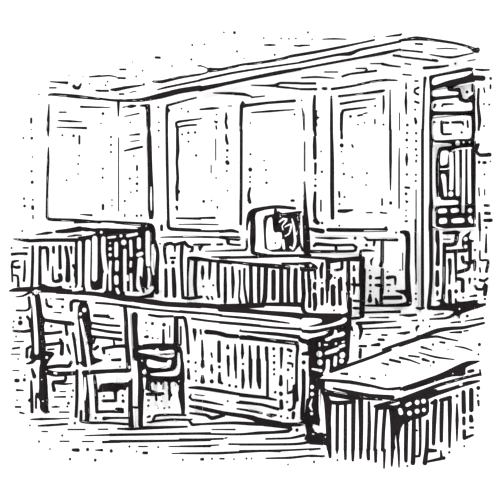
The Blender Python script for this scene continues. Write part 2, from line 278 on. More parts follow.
GROW = 0.75
LINES = '''
R 0 30 5
@w
k 3 250,258,3 290,261,6 335,264,11
k 5 248,289 280,289
K 360,282 370,270 382,284 395,280 402,266 410,268 398,298 372,296
d 3 448,268 195,322
d 2 415,234 345,227
k 5 447,234,4 500,230,8
k 6 243,325,6 270,322,10 380,332,14 500,345,8
k 6 480,302,5 500,304,9
k 6 405,384,8 500,387,5
k 5 297,411 330,411
k 5 292,453,4 350,456,8 410,459,3
k 6 285,486,3 430,490,9
k 9 245,370,3 242,440,10 240,500,11
k 8 156,443 156,463
d 2.5 156,497
R 100 30 5
@w
k 5 0,231,6 50,228,5 85,236,3
k 7 92,240 125,241
k 6 100,197 128,197
d 3.5 28,276 38,258 181,232 213,203
d 2 162,160
k 8 0,304,7 40,304,8
k 8 55,298,6 80,298,13 130,288,11 210,276,4
d 5 219,272
k 6 98,320 118,320
k 3 150,314 165,308 180,308
k 8 278,137 298,138
k 3 190,93 300,93
k 3 280,57 345,57
k 3 443,11 488,11
k 5 368,20 393,18
d 4 461,75 456,147
d 3 360,180
k 5 490,179 500,179
k 8 265,257,6 310,258,12 400,237,10 500,222,7
k 6 287,299,3 330,287,7 500,252,7
k 12 0,343,7 80,352,9 200,350,13 300,330,24 400,305,22 500,290,22
k 6 92,355,11 92,430,4
k 4 0,386,5 50,388,2
d 6 15,418
d 3 5,467 151,462
k 4 115,387 128,383
k 8 135,383,4 155,382,13 178,379,6
k 4 125,432,3 195,417,5
K 200,375 245,370 250,380 252,500 235,500 230,395 225,382 202,382
d 4 291,386 440,408
d 3 294,462 407,393
k 8 480,338,5 350,374,8 335,388,11 333,500,9
K 335,385 352,402 340,415
k 8 500,444,4 395,458,9 380,464,9 388,500,10
k 6 390,486,6 425,478,7 480,474,6
R 200 30 5
@w
d 4 40,12 184,107 373,124
d 3 119,12 22,72 318,40 405,42 444,44 479,42
d 6 172,13
k 6 322,75,4 348,75,8 375,75,4
k 6 472,78,5 500,80,7
d 2 220,142
k 4 0,178,5 25,186,3 45,196,4
k 5 0,222,6 30,214,5 48,202,5
k 9 48,200,20 110,196,10 210,174,9 300,163,10 400,146,10 460,130,11 500,124,11
k 7 0,250,8 150,217,8 300,192,7 500,163,6
k 14 0,295,22 120,270,13 250,242,13 400,212,15 500,195,11
k 8 258,276,3 330,278,6 380,277,13 400,265,8 500,266,8
k 7 385,283,8 500,295,6
k 8 68,315,3 150,317,10 220,322,11 258,333,5
k 5 258,337,6 322,330,4
k 6 0,397,5 60,392,10 95,390,3
k 3 140,380 158,380
k 10 212,378,20 235,377,12 340,364,9 472,354,11
k 11 207,380,13 203,500,11
K 200,375 212,352 225,370 225,385 203,395
k 6 257,413,4 350,406,8 470,398,3
d 4 472,422
d 3 252,465 5,442 82,423
K 66,452 92,456 80,470
k 5 80,480 82,495
k 8 130,415,5 131,440,10 128,460,8 134,490,9
R 300 30 5
@w
d 4 39,12
d 2.5 60,46 371,32
k 4 113,46,3 170,44,6 230,46,3
k 6 0,78,7 47,76,4
k 6 430,33,3 500,24,9
k 9 0,124,12 120,102,10 220,82,9 300,65,6 370,50,7
k 9 0,162,8 180,125,9 250,118,16 300,98,10 400,78,8 500,57,9
k 9 0,194,8 180,160,9 300,138,9 420,115,13 500,97,7
k 7 468,128,7 500,131,8
k 4 123,210 187,210
k 6 8,239,5 80,235,7 170,241,3
k 8 212,232,8 250,220,7 330,210,8 380,204,8
k 8 330,205,12 335,198,5
k 5 280,192,4 330,192,6
k 4 352,168,3 405,168,5
k 8 412,170,10 450,178,7 500,184,5
k 9 160,295,10 260,280,8 360,258,9 430,250,9 485,252,4
k 8 0,267,8 75,267,9
k 8 0,296,7 80,296,10
k 11 115,293 130,293
k 9 195,331,9 300,319,7 400,306,11 420,302,7
k 8 203,369,9 280,356,8 375,344,4
k 9 330,387,5 215,402,10 208,420,12 206,500,10
d 6 252,432
k 7 290,428 310,424
k 4 318,418 335,414
d 3 290,473 322,464
d 4 375,380 417,473
k 5 374,448 374,468
k 10 73,330,9 70,380,12 72,500,13
K 72,400 88,403 82,410 85,432 98,438 88,443 80,452 88,476 72,490
k 9 156,332,6 157,420,10 157,500,11
d 3 8,352
k 5 10,392,3 18,430,7 20,500,4
k 7 417,330,6 418,380,8 415,420,3
k 7 450,300,3 450,500,9
k 3 497,415 497,500
R 400 30 5
@w
k 10 0,52,8 80,42,16 170,50,10 270,65,9 330,80,9 380,100,14
K 355,100 370,92 392,87 400,100 390,115 370,112
k 6 0,100,7 50,104,6 110,110,7
k 7 78,69 110,71
k 4 183,94,3 230,92,4 285,95,3
k 7 150,123,3 250,137,9 320,125,6 365,115,4
k 7 0,133,6 100,145,7 185,154,9
k 9 120,190,11 190,185,10 240,178,6
k 5 0,22 8,20
k 5 25,168 52,172
k 5 15,222 55,226
d 4 276,168
k 3 340,154 375,148
k 8 92,288 74,296 72,312 90,322
k 6 75,255 88,255
k 8 75,358 92,364
d 4 75,398
K 70,438 78,438 86,460 80,474 74,466
k 6 30,265,4 30,292,8
k 8 30,310,4 29,360,10 31,420,4
d 6 36,475
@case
k 10 155,237,16 250,215,11 345,195,13 360,194,8
k 8 378,197,5 410,200,9 445,199,5
k 16 160,285,10 230,270,13 300,250,19 370,240,21 415,241,22
k 14 155,240,16 160,330,15 155,420,14 155,500,15
k 8 125,240,12 120,300,7 117,400,8 114,500,9
k 9 160,340,9 240,335,9 300,325,11
k 10 237,272,8 243,300,9 270,300,9 298,292,11 303,350,14 340,355,10 370,345,12
d 7 335,310
k 9 175,372,11 170,388,6
k 9 208,378,7 215,370,9 240,370,10 340,357,10
k 13 160,415,15 250,414,14 365,418,14
k 12 368,330,9 367,420,13 370,500,13
k 10 205,460,12 240,463,9
k 9 205,455,9 208,500,11
k 10 262,462,9 315,462,11 318,475,5
d 6 170,460
k 7 337,455,6 339,485,7
k 10 393,295,8 390,370,10 398,450,14 393,500,8
k 8 362,275 362,305
d 6 453,242
k 6 452,275 452,292
k 5 420,290 424,312
d 4 420,370 446,373 421,480
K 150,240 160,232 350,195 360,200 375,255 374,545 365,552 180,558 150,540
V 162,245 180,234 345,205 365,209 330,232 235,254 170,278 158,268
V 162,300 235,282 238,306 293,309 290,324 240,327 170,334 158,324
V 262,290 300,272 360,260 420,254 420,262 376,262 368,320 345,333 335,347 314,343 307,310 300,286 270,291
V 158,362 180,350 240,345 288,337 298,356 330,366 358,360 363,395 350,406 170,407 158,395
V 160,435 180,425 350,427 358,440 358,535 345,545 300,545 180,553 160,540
j 16 240,268 300,250,19 370,240,21 415,241,22
f 6 335,310
j 8 362,275 362,305
j 9 175,374,10 170,388,6
j 8 210,381,7 215,372,9 265,370,5
j 9 207,458,9 209,500,11 214,520,9 255,520,7
j 9 215,462 240,464
j 10 262,462,8 312,462,11 317,475,5
f 5 170,460 308,512
j 7 337,455,6 339,485,7
j 9 368,495 370,512
R 0 130 5
@w
k 8 241,0,10 241,30,4
k 9 242,88,4 241,160,10 236,300,8 235,420,10 238,440,11 260,448,12 380,451,11 500,461,10
d 6 159,41
d 4 117,40 164,349
d 5 158,206 120,343
d 7 161,261
d 6 123,380
k 11 163,383 164,393
d 3 162,135
k 5 165,428 165,443
d 4 312,26
d 6 368,29
k 7 397,30 397,68
d 4 396,128 391,170 333,251
d 3 391,220
k 6 403,422,3 458,426,8
R 100 130 5
@w
d 4.5 55,35 55,74 55,110 14,193 13,238
k 9 15,375 15,395
d 3 60,350 60,378
k 3.5 93,40 93,405
k 6 148,26,3 195,21,8
k 3 155,57 195,52
k 7 123,104,5 160,95,8 210,84,8
d 3 169,130 187,236
k 7 185,180 185,200
d 4.5 149,243 185,304 124,355
d 3 154,311
d 6 185,269
k 5 124,422 124,432
d 5 184,429 206,427
K 235,0 255,0 260,200 266,300 270,445 240,445 240,200
w 6 255,285,3 255,340,10 256,400,4
d 4 293,3
d 3 293,85
k 9 333,0,9 335,150,10 339,350,9 342,470,10 348,490,11 375,494,9 500,500,9
k 10 386,0,9 388,100,13 384,160,9 388,240,10 384,290,12 385,350,10
K 385,290 402,308 388,325
k 8 383,385,11 386,400,6
d 4 410,22 442,58
d 5 441,14 475,12 480,127
k 8 382,441,6 500,443,9
k 3 395,472 500,470
k 9 308,478 308,500
R 200 130 5
@w
k 9 206,0,10 205,300,10 203,470,10
k 8 130,22,5 131,45,10 137,68,9
d 6 136,102
d 4 134,135 133,205
k 14 135,160 138,166
d 3 80,240 137,303 57,353
d 6 18,357
k 5 86,383 87,390
k 3 78,45 78,150
k 3 55,175 55,215
k 7 0,440,7 72,439,9
k 3 0,470 90,473
d 4 252,121 250,235 250,260 329,200
d 9 251,198
k 8 250,290,7 242,325,10 249,362,11
d 3 320,153
d 5 332,264
k 9 458,353 467,353
R 300 130 5
@w
k 4 23,60 23,205
k 10 73,0,11 77,25,10
k 12 73,35,10 73,80,14 74,140,13
k 8 77,168,10 76,218,8
d 4 77,247
d 6 76,279
k 11 75,312,9 72,380,13 75,440,11 90,465,13
d 5 110,465
k 12 157,0,10 160,150,14 160,300,15 162,440,13
k 8 207,0,7 208,40,10
d 9 208,77
k 6 260,75 264,85
d 3 207,108 105,107 215,167 330,275
d 5 109,209 219,220
d 4 261,236 334,216
k 5 104,352 104,405
k 6 195,310,7 197,335,6
d 4 222,335 197,370
k 10 195,405,12 225,405,14 262,400,6
k 4 332,413 360,413
k 5 403,413,6 432,416,5
k 6 410,345 410,375
d 7 453,365
k 7 452,0,9 452,150,10 452,300,3
k 4 496,90,2 495,170,5 495,390,5
k 10 22,260,5 27,380,11 33,470,18
R 400 130 5
@w
d 5 80,16 80,55 79,97
k 6 80,152 80,158
d 4 83,127 79,224 78,255
d 5 35,15 34,222
d 6 33,50 30,319
d 3 35,88 30,402 30,430
k 8 33,118,4 33,145,11 33,178,4
k 8 27,287 45,289
K 25,350 43,356 32,368
d 4 30,457
k 3 80,300 80,500
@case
k 9 112,0,10 112,500,10
k 13 155,0,14 155,200,13 155,350,13 150,400,11 152,500,15
k 10 158,45,12 180,58,9 260,62,7
K 245,62 280,50 365,48 375,68 395,70 380,100 362,95 350,85 300,82 280,98 262,90 252,105 235,98
e 12 288,65
e 6 318,62
e 5 348,62
k 13 370,60,13 365,200,14 367,320,13 368,440,18
k 12 392,72,10 382,105,10 400,125,13 448,123,15
d 7 396,161
k 12 420,163 426,163
d 3 452,157
d 4 423,222
k 5 394,290 397,328
k 4 424,298 424,325
k 10 425,377 442,378
k 12 428,416 446,417
k 10 430,450,8 455,451,13
k 9 397,415,8 398,470,10 400,500,10
d 6 432,488
k 13 195,95,11 195,120,15 188,170,14 188,250,14 185,335,7
k 10 195,95,14 240,92,10 250,105,8
k 9 240,135,6 242,170,11 225,185,10 200,187,10
k 9 198,205,9 225,213,9 237,225,9 238,300,10 245,312,8
k 7 208,270,5 215,330,7 208,350,8
k 11 270,135,9 272,250,13 270,320,8
k 12 302,112,7 303,200,10 300,300,13 305,400,15
k 11 333,105,7 335,200,11 333,330,13 332,410,13
k 7 240,310 253,300 268,312 266,330 253,338 240,330 240,312
k 10 208,348,11 295,345,11
k 13 297,345,10 300,410,15
k 9 178,395,6 185,385,10 275,380,13
k 14 190,425,17 240,425,11 320,422,17
k 12 243,390,15 245,470,11
K 335,370 365,370 374,400 368,470 350,468 330,430
e 12 350,402
w 12 352,435 348,448
k 12 187,430,11 187,480,13
k 14 185,485,15 280,480,15 370,476,15
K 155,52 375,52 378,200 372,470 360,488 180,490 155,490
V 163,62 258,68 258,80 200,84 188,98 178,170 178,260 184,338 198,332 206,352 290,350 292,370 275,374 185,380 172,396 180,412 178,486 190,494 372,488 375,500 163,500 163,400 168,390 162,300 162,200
V 203,106 232,101 247,110 240,140 237,170 206,180 200,165
w 8 203,196 240,194 256,180
w 21 256,120 258,200 256,292
V 202,218 230,222 233,300 236,330 220,335 213,270
e 13 254,320
w 19 286,110 287,200 288,322
w 16 318,100 318,250 315,408
w 17 346,95 346,200 348,362
w 10 262,104 300,94 355,90
e 10 288,66
e 5 318,62 348,62
V 190,394 233,391 236,414 190,419
V 252,392 292,390 296,411 255,416
e 11 350,402
V 195,441 234,438 236,467 195,471
V 256,443 320,438 323,464 258,467
V 337,440 352,432 366,452 364,470 345,462
R 400 220 5
@cup
K 0,54 25,52 48,62 45,200 50,330 60,400 55,430 0,435 0,420 30,415 35,395 20,372 0,365 0,350 28,350 35,330 35,150 30,90 20,70 0,65
k 3 13,165 13,250
@w
k 3 80,0 80,320
d 4 80,368 80,395
@case
k 9 112,0,10 112,430,11
k 10 85,440,8 100,444,12 118,440,8
K 295,15 310,-5 345,-5 355,20
k 14 153,0,15 155,120,15 155,300,13 145,420,15 145,440,17
k 14 186,60,14 187,100,17 190,130,11 188,220,17
k 14 186,258,12 186,325,17
k 7 186,355,6 187,365,11 186,378,4
k 12 218,65,10 280,62,15 295,62,8
k 3 218,96 250,96
k 15 225,125,15 275,118,16 285,70,16
k 12 222,120,12 220,300,12 215,390,15
k 12 230,158,13 330,152,15
k 10 248,200,15 250,250,11 246,318,6
k 10 278,160,15 280,240,11 279,310,4
d 9 280,357
K 357,52 340,95 375,103 348,118 348,145 310,140 310,90 335,68
e 10 328,95
e 9 328,133
k 13 350,120,14 350,200,13
k 12 312,185,13 318,210,14 350,215,13 372,205,15 373,250,8
k 13 345,215,13 340,245,13 285,262,15
k 13 285,295,13 312,300,15 313,355,15
k 8 348,295,11 347,318,5
d 5 375,150 375,295
k 6 400,0,7 400,105,4
k 7 432,70,4 430,160,10
k 12 425,2 450,2
d 6 432,38
k 8 400,155,6 402,200,8 440,203,9 432,258,11
k 6 400,240 402,260
k 10 400,300,11 420,305,11 438,292,8
k 11 375,330,9 385,345,11 415,345,11 430,320,15 425,372,15
k 6 350,382,5 380,378,9
d 5 425,395
d 4 316,388
k 13 248,355,14 250,420,13
k 7 278,395,6 280,420,9
K 140,428 180,432 200,425 200,408 175,405 215,392 228,418 280,418 280,402 300,412 390,398 385,415 400,420 430,415 430,428 340,455 300,470 298,495 285,478 262,472 270,452 142,450
e 5 297,445
@floor
k 5 0,475,4 80,472,6
k 5 172,474,3 215,468,6
k 8 150,495,5 230,490,8 265,475,12
R 0 220 6.25
@bench
k 10 225,92,3 290,82,14 325,78,8
k 22 355,72,14 420,68,22 500,55,28
k 9 425,103,4 480,95,10 500,96,13
k 14 85,118,3 180,128,17 300,126,15 480,126,17
d 5 140,69 72,175
k 7 148,174 175,174
k 12 75,214,13 120,210,11 165,211,14
k 10 115,255,7 80,262,13 75,300,11
k 11 80,290,9 105,297,13 120,294,15
k 8 75,300,9 78,385,7
k 9 80,345,7 110,350,10 115,400,11 115,420,13
k 9 155,255,7 155,320,11 150,380,11
k 12 205,165,11 205,250,13 200,400,13 195,425,15
k 14 252,170,15 250,250,13 250,400,17
k 13 250,178,13 290,172,15 298,200,17 300,315,6
k 10 335,170,13 335,200,13 338,210,4
k 12 330,290,5 335,380,13 380,375,21 375,345,21
k 13 375,165,15 375,230,13 377,300,15
k 16 412,170,15 425,250,17 425,375,27
k 10 445,170,13 447,210,6
k 17 482,130,21 485,250,17 485,300,17
k 13 460,285,15 475,310,15 470,345,13 485,380,17 480,420,19
@table
K 55,440 90,425 190,418 210,420 240,418 250,405 270,400 300,415 340,420 385,410 390,430 500,440 500,470 390,455 250,450 235,455 200,460 180,445 60,447
d 6 440,418
R 75 220 6.25
@bench
k 14 0,14,12 100,12,10 200,10,11 300,18,15 450,30,22 480,42,26
K 0,100 130,80 0,60 0,45 60,45 120,55 160,50 250,55 340,55 400,45 470,35 495,50 492,150 497,480 470,485 300,485 160,475 0,460
w 24 30,142 30,250 30,400 20,425
w 34 82,138 80,250 78,400 90,440
w 34 124,115 124,250 122,368
w 28 178,115 178,200 190,300 198,325
w 22 188,335 182,435
w 26 80,440 130,452 175,440
w 20 -10,436 40,430
w 18 222,262 218,330 220,435
w 24 258,147 258,222
w 24 263,262 262,310
w 28 258,358 260,392
w 20 262,432 272,455
e 6 220,145
e 11 220,180 220,218
w 16 210,110 250,105
e 10 288,99
w 22 330,98 385,87
e 9 165,77
e 4 445,38
e 17 305,140
w 22 312,190 312,300 314,440
w 28 325,458 400,462 460,448 480,425
w 20 348,132 350,180 352,222
w 16 350,262 348,290
w 18 350,340 352,440
w 16 328,350 330,375
w 26 400,120 400,170
w 26 395,218 415,210
w 36 410,250 405,330 402,420 430,440
j 14 410,355,8 420,400,17 430,450,10
w 28 455,80 455,200 458,278
w 16 460,305 465,360 460,420
w 16 488,160,20 484,280,16 492,340,12
V 0,22 100,26 300,36 390,48 395,56 340,56 250,48 160,52 100,44 0,38
V 0,84 90,68 135,78 100,95 0,108
j 6 0,95,8 40,95,5
R 150 220 6.25
@bench
k 18 0,35,14 15,45,22 22,100,24 15,200,16 5,350,12
k 16 20,110,10 30,130,15 48,210,15 42,330,19 42,450,23
@w
k 12 71,38 71,60
k 12 112,0,12 112,40,12 130,58,12 250,66,10 380,70,10 500,66,9
k 3 180,27 420,30
k 8 68,108,4 150,106,8 300,106,9 500,108,9
k 12 475,118,10 490,125,15 488,150,13 500,152,8
k 9 420,153,10 450,154,8
d 4 62,148
@cab
k 13 100,270,10 90,200,13 95,155,17 130,145,15 150,155,13 190,145,15 215,140,15
k 9 155,150,11 155,195,7
k 13 215,140,17 240,165,15 265,170,13 260,195,15 250,198,8
k 14 200,150,17 195,250,15 200,400,14 205,480,15
k 10 275,155,10 310,155,13 375,153,9
K 300,150 345,152 325,170 315,195 305,190
k 11 130,237 155,237
d 10 142,265
k 14 98,310,13 100,400,15 100,475,17
k 18 145,305,15 150,400,21 152,475,19
@w
k 5 345,195,3 500,192,7
k 9 385,230,4 500,232,12
@counter
K 232,232 255,228 300,230 360,243 400,250 500,252 500,268 435,266 365,260 300,252 285,275 275,255 245,245
k 9 240,240,14 235,360,7 235,470,11
k 15 285,260,17 280,400,17 288,480,15
k 12 328,290,10 328,330,17 328,370,6
k 11 375,260,14 372,330,13 370,370,6
k 13 425,262,15 425,400,15 430,480,13
k 13 468,300,8 470,400,15 470,500,15
k 13 205,485,15 250,490,15 320,480,13
d 5 333,415 395,408
k 9 355,480,10 365,495,8
k 8 385,480 390,495
R 220 200 5.556
@w
k 9 115,0,11 115,135,10
k 10 158,0 165,10
d 6 403,3
k 10 0,177,9 60,170,14 100,178,8
k 16 0,207,12 60,212,17 100,214,23
k 9 40,215,11 42,240,10 70,248,8 110,250,8
k 8 0,245 12,245
k 8 0,283,5 70,280,7 140,278,9 150,265,11 148,215,8
@counter
k 10 0,320,10 200,316,10 320,312,11 500,308,11
@mon
k 14 150,165,7 152,120,10 165,75,16 190,60,22 250,45,14 320,38,14 415,46,12
k 20 180,70,22 185,150,21 185,230,21 182,290,18 215,300,13 245,306,13
k 11 200,298,14 300,309,9 470,305,9
K 150,165 158,100 185,65 215,55 196,80 192,110 190,290 210,302 180,292 166,240 170,100
K 240,90 290,80 330,72 332,100 350,85 420,75 435,85 452,287 250,287 245,200
V 262,105 290,92 295,165 305,182 325,178 345,182 343,250 330,272 270,278 260,262 254,180
w 12 330,122,10 352,105,14 372,108,13 345,145,8 350,165,8
w 12 360,150,6 395,135,12 385,185,10 362,200,8
w 14 400,105,8 410,150,14 418,230,16 405,272,14 390,262,12
w 16 350,225 355,268
f 4 308,239 367,207
k 16 308,55,12 310,100,19 312,165,24
k 18 325,70,12 345,82,14 430,74,20 450,66,8
w 9 432,95,8 440,150,8 425,190,10
j 8 440,85,10 440,150,8 435,210,10 458,280,9
w 8 448,105,4 452,180,9 460,250,6
k 8 462,90,7 466,200,7 468,285,9
@w
k 16 472,0,10 476,120,20 485,200,22 487,290,24
R 220 250 5.556
@counter
k 13 0,62,13 100,70,11 180,80,15 300,90,22 380,98,18
k 9 345,75,8 420,77,11 500,75,15
k 12 0,65,12 60,72,12
k 10 28,100,11 30,200,10 28,290,13
k 10 68,95,9 72,180,15 70,265,6
k 7 108,115,9 110,180,7 105,260,7 112,290,12
k 9 135,105,9 135,200,9 150,300,11
k 16 170,85,15 172,200,15 172,310,21
k 14 215,95,14 214,200,15 215,290,13
k 18 255,95,19 252,200,19 248,270,21 235,310,17
k 18 297,120,19 297,270,19
k 18 340,105,17 340,200,19 340,290,21
k 14 380,105,15 378,200,13 380,300,17
k 18 420,110,17 418,200,19 420,300,19
k 14 460,110,13 460,170,15 465,240,17 460,300,15
k 10 490,130,11 495,230,11
k 20 0,312,18 120,312,24 240,306,22 260,302,14 380,302,18 450,304,22
w 18 255,320 350,325 440,338
@table
k 20 0,328,22 120,335,22 240,347,18 400,360,24 500,376,32
k 8 0,365,7 150,378,10 300,395,9 385,406,4
k 9 0,402,10 150,415,10 300,430,9 450,440,11 500,445,13
k 7 150,452,4 300,462,9 450,480,9 500,492,9
d 4 115,447
k 15 0,462,15 50,478,15 95,480,17
k 16 120,485,19 200,492,16 260,500,16
R 300 220 7.143
@w
k 24 45,0,20 50,60,24 50,150,28 48,235,40
k 20 60,60,12 110,72,25 160,80,27
k 20 105,5,21 125,20,23
d 6 155,20
d 5 280,40
k 22 200,70,20 350,72,20 500,72,20 615,70,20
k 9 110,127,4 220,130,13 340,130,3
d 9 393,130
k 14 100,185,14 115,172,21 250,180,13 380,178,13 400,195,17 395,215,15 380,222,13 240,225,15 65,225,17
k 14 255,185 258,215
@counter
k 11 0,265,9 60,265,11 200,275,15
K 180,265 270,275 440,258 465,268 450,295 330,290 200,310 180,300
k 13 432,258,16 435,222,15 470,217,13 500,218,11 530,222,4
k 29 445,280,30 440,400,30 445,500,31
k 20 345,285,20 345,400,23 345,500,21
k 24 200,300,30 200,360,25 195,500,21
k 20 215,400,30 205,430,12
k 15 300,300,17 295,350,17 250,358,13
k 13 290,415,15 295,500,13
d 7 248,413
k 10 250,480 230,500
k 15 160,310,15 150,350,19 152,410,15
k 12 105,365,15 110,420,11
k 14 100,460 100,485
d 5 155,450
K 0,310 70,300 110,320 130,345 100,365 0,370
e 10 75,325
w 14 -5,325 25,330
k 12 18,370,13 18,500,13
k 12 60,370,15 65,430,13 75,500,11
k 13 385,325,8 387,355,17
k 14 385,415 390,460
k 14 375,460 440,465
R 350 220 7.143
@w
K 240,58 262,40 270,80 245,82
d 6 328,90
@cup
k 10 105,125,8 125,142,13 220,142,10 335,143,15
k 11 175,145,13 170,180,11
d 9 117,180
k 18 230,150,18 228,300,19 220,325,21
k 17 230,355,17 228,500,19
k 14 185,415,12 215,413,17
k 17 185,465,14 220,468,21
k 8 165,270,4 150,290,12 152,320,6
d 4 140,360 268,370 357,357
k 16 145,403 145,415
d 8 145,465
k 15 268,412,19 320,408,15 322,460,8
k 10 265,463 285,463
k 26 365,85,12 385,85,21 410,95,31 415,200,27 410,350,29 415,500,35
k 3 375,238 375,355
@w
k 8 468,0,11 470,300,9 475,440,3
k 9 395,8 408,8
R 350 270 6.25
@cup
d 6 127,133
k 16 125,155,10 123,190,23
K 155,175 165,175 182,215 160,218
k 17 197,120,20 195,215,17
k 18 205,174,18 315,172,20
K 285,125 340,130 355,110 375,110 375,170 385,190 380,225 260,230 90,228 90,217 260,215 350,205 355,185 340,150 285,135
e 4 375,205
d 5 240,131
@counter
k 28 80,0,30 78,150,27 75,285,25
k 8 25,50,8 28,95,11 25,150,6
k 9 25,97 60,97
k 11 25,192 60,195
k 12 25,238 60,240
k 12 10,303 60,298
@w
d 5 412,148 412,181
@floor
k 9 90,265,9 200,262,9 310,260,13
k 5 120,297,3 240,296,7
k 11 45,333,15 150,328,13 290,320,3
k 16 60,340,21 70,380,19 60,430,8
k 8 80,367,8 200,362,7 315,357,10
k 6 330,283,3 370,284,9 415,281,6
k 5 390,318,3 420,313,6
d 5 457,315
k 7 415,380,6 420,360,8 430,350,7
k 6 95,401,4 115,402,8 130,401,4
k 8 200,405 230,406
k 7 295,395,4 340,397,10 370,390,6
k 12 180,434 210,436
k 12 135,470,8 180,465,17
k 11 60,475 100,475
@desk
k 13 205,498,11 300,465,15 420,428,17 500,400,12
K 405,428 425,405 470,408 440,425
k 8 450,480 480,490
R 300 280 6.25
@counter
k 18 20,0 22,80
k 14 60,0,15 60,100,13 60,165,17
k 11 92,20,15 95,60,8
k 19 90,90,21 95,150,21 90,185,14
d 5 138,18
k 15 138,55,17 137,150,15
k 10 165,0,11 170,100,11 168,140,8
k 23 205,40,23 207,150,25
k 14 245,0,15 248,100,15 250,150,17
d 5 212,190
k 22 300,20,27 305,60,17
k 14 18,120,18 18,180,20 40,210,15 120,216,12 250,217,12
k 22 300,85,22 300,140,12 310,200,26
k 20 312,120 312,220
@table
K 0,213 130,222 270,215 300,200 320,205 322,310 250,300 180,310 80,335 0,325
V 0,237 100,238 135,245 138,262 100,275 40,290 80,293 180,278 255,250 270,235 290,235 295,255 270,275 180,292 90,312 0,308
K 50,400 40,372 170,322 200,310 290,298 318,305 315,330 305,500 60,500 50,440
V 0,330 80,340 160,322 180,325 150,345 70,360 40,375 0,355
V 155,365 210,345 215,310 230,312 235,335 270,318 285,335 270,352 200,365 185,380 160,382
w 14 122,395 122,410
w 12 155,405 170,405
e 8 225,398
w 12 265,388 275,385
w 20 250,418 275,408
w 24 170,455 235,432
e 17 120,462
e 18 265,470
k 14 318,300,22 330,316,5
@floor
d 4 338,347
@table
k 18 0,375,18 30,380,20 50,400,14
K 10,458 35,450 60,440 65,475 20,468
R 400 290 5
@floor
k 7 15,125,5 45,128,9 80,124,6
k 5 60,153,4 85,152,6
k 5 80,195,5 82,185,7 92,178,6
k 6 0,215,5 45,211,9
d 4 148,181
k 5 255,163,4 300,159,8
d 6 336,130
k 6 325,155,3 415,140,8
@desk
k 14 0,275,13 80,245,17 180,205,17 250,192,13 320,187,11 420,164,8
K 75,248 85,225 110,230 180,195 215,200 150,225 90,250
k 7 110,240,8 180,232,8 230,242,7 288,253,4
k 7 250,212,4 305,210,9
k 5 320,205 340,202
d 5 165,272
k 7 200,260,6 222,263,8
k 5 275,280,3 320,288,6 360,302,4
k 6 108,285,9 160,300,3
k 6 45,328,6 95,334,6
k 5 95,312,3 180,335,7 270,347,3
k 8 115,346,11 145,355,6
d 6 168,360
k 6 0,338,9 50,350,6 100,369,3
d 7 397,272
d 4 392,321
d 2 240,297 153,378
K 0,490 100,455 200,420 300,370 340,355 400,352 395,358 330,385 325,402 328,420 312,430 250,430 170,460 80,490 60,497 0,505
R 400 370 5
@desk
K -20,175 30,165 60,240 45,262 20,262 0,300 -10,420 -18,300
K 0,88 100,55 200,20 260,-5 320,-5 328,20 310,28 250,32 170,60 80,90 0,112
e 3 175,57 265,18
w 8 -5,108 15,106
k 13 0,150,14 100,112,15 200,74,13 320,40,11 400,22,10
K 0,150 140,103 180,95 190,105 280,80 330,58 398,50 402,58 300,88 150,140 130,155 0,172
e 11 303,68
k 7 400,0,6 403,25,8
k 12 345,8 365,3
K 0,165 130,138 145,155 145,220 100,240 0,265
w 18 36,176 50,168
e 12 86,162 118,156 48,216 86,206
e 10 120,200
w 22 0,200 5,215
k 12 30,250,12 30,400,15 30,455,12
k 15 70,250,15 68,400,17 65,465,18
k 9 100,240,11 102,350,9 98,430,9 80,432,9
k 6 74,300,10 86,303,6
k 13 138,255,12 135,380,15 125,465,19
k 14 140,403,17 178,403,12
k 15 178,155,17 172,250,17 168,370,12
k 12 160,165 180,155
k 13 210,165,15 208,250,15 207,355,12
k 14 205,152,15 252,138,15
k 15 248,140,15 250,200,17 248,385,8
k 8 285,170,5 286,250,12 285,355,4
d 7 286,130
k 14 318,110,15 320,210,17
k 12 320,240 320,270
k 17 357,100,17 357,200,18
d 9 392,90
k 7 392,155,9 394,178,6
k 16 355,232,14 357,252,19
k 9 352,288 365,288
k 12 322,305,14 322,340,13
k 9 322,342,12 365,325,8
k 9 140,458,8 220,440,13
k 8 205,405,6 208,440,11
d 4 322,381 38,480
d 5 247,412
k 7 388,125 390,130
R 300 350 5
@table
k 12 15,100,10 18,200,14 12,330,13
d 9 18,62
k 13 15,20,12 50,15,15
K 60,0 245,0 246,42 230,75 160,104 130,100 125,120 90,148 105,175 102,380 75,372 62,368 62,420 40,425 30,362 40,330 50,80
e 15 97,20
w 14 130,17 180,5
e 14 100,62
w 16 62,95,10 105,103,16
w 20 140,55 138,95 125,120
w 18 178,38 175,75
e 12 208,55
e 12 215,22
V 246,-4 300,-4 300,38 252,48
e 10 60,185 60,220
w 12 60,245,6 50,280,14 60,300,8
e 8 58,318
w 9 98,200,6 100,300,12 108,350,14
j 14 302,-2,12 300,35,12
@desk
k 12 155,105,15 250,73,12 350,38,11 452,-2,11
k 10 90,150,10 150,152,11 250,160,13 350,178,11 430,195,9 500,190,11
k 12 115,160,15 115,190,13 130,205,13 200,220,11 300,232,13
K 92,150 118,155 120,200 148,240 160,270 148,275 138,360 146,500 132,500 130,385 120,240 100,200
k 12 168,192,8 250,210,13 350,228,13 440,237,21 462,237,18
k 14 120,215,17 250,240,13 300,235,21 350,245,9 410,250,4
k 13 120,220,11 150,258,13 200,265,17 270,258,15
k 12 375,282,11 440,265,13 500,247,15
k 17 147,265,20 143,360,18 147,500,16
k 12 187,270,13 185,500,12
k 12 227,270,12 226,500,12
k 15 267,262,17 265,500,14
k 15 303,245,21 305,380,17 304,500,15
k 12 344,262,9 346,380,13 342,500,14
k 11 384,290,13 378,400,11 374,500,12
k 16 385,292,14 400,290,15 440,285,19 460,290,21
k 11 425,295,14 417,400,13 413,500,13
K 442,283 490,275 500,285 500,330 480,345 462,360 470,440 478,500 455,500 452,350
d 4 300,133
k 8 205,117,6 235,119,10
k 7 355,140 375,143
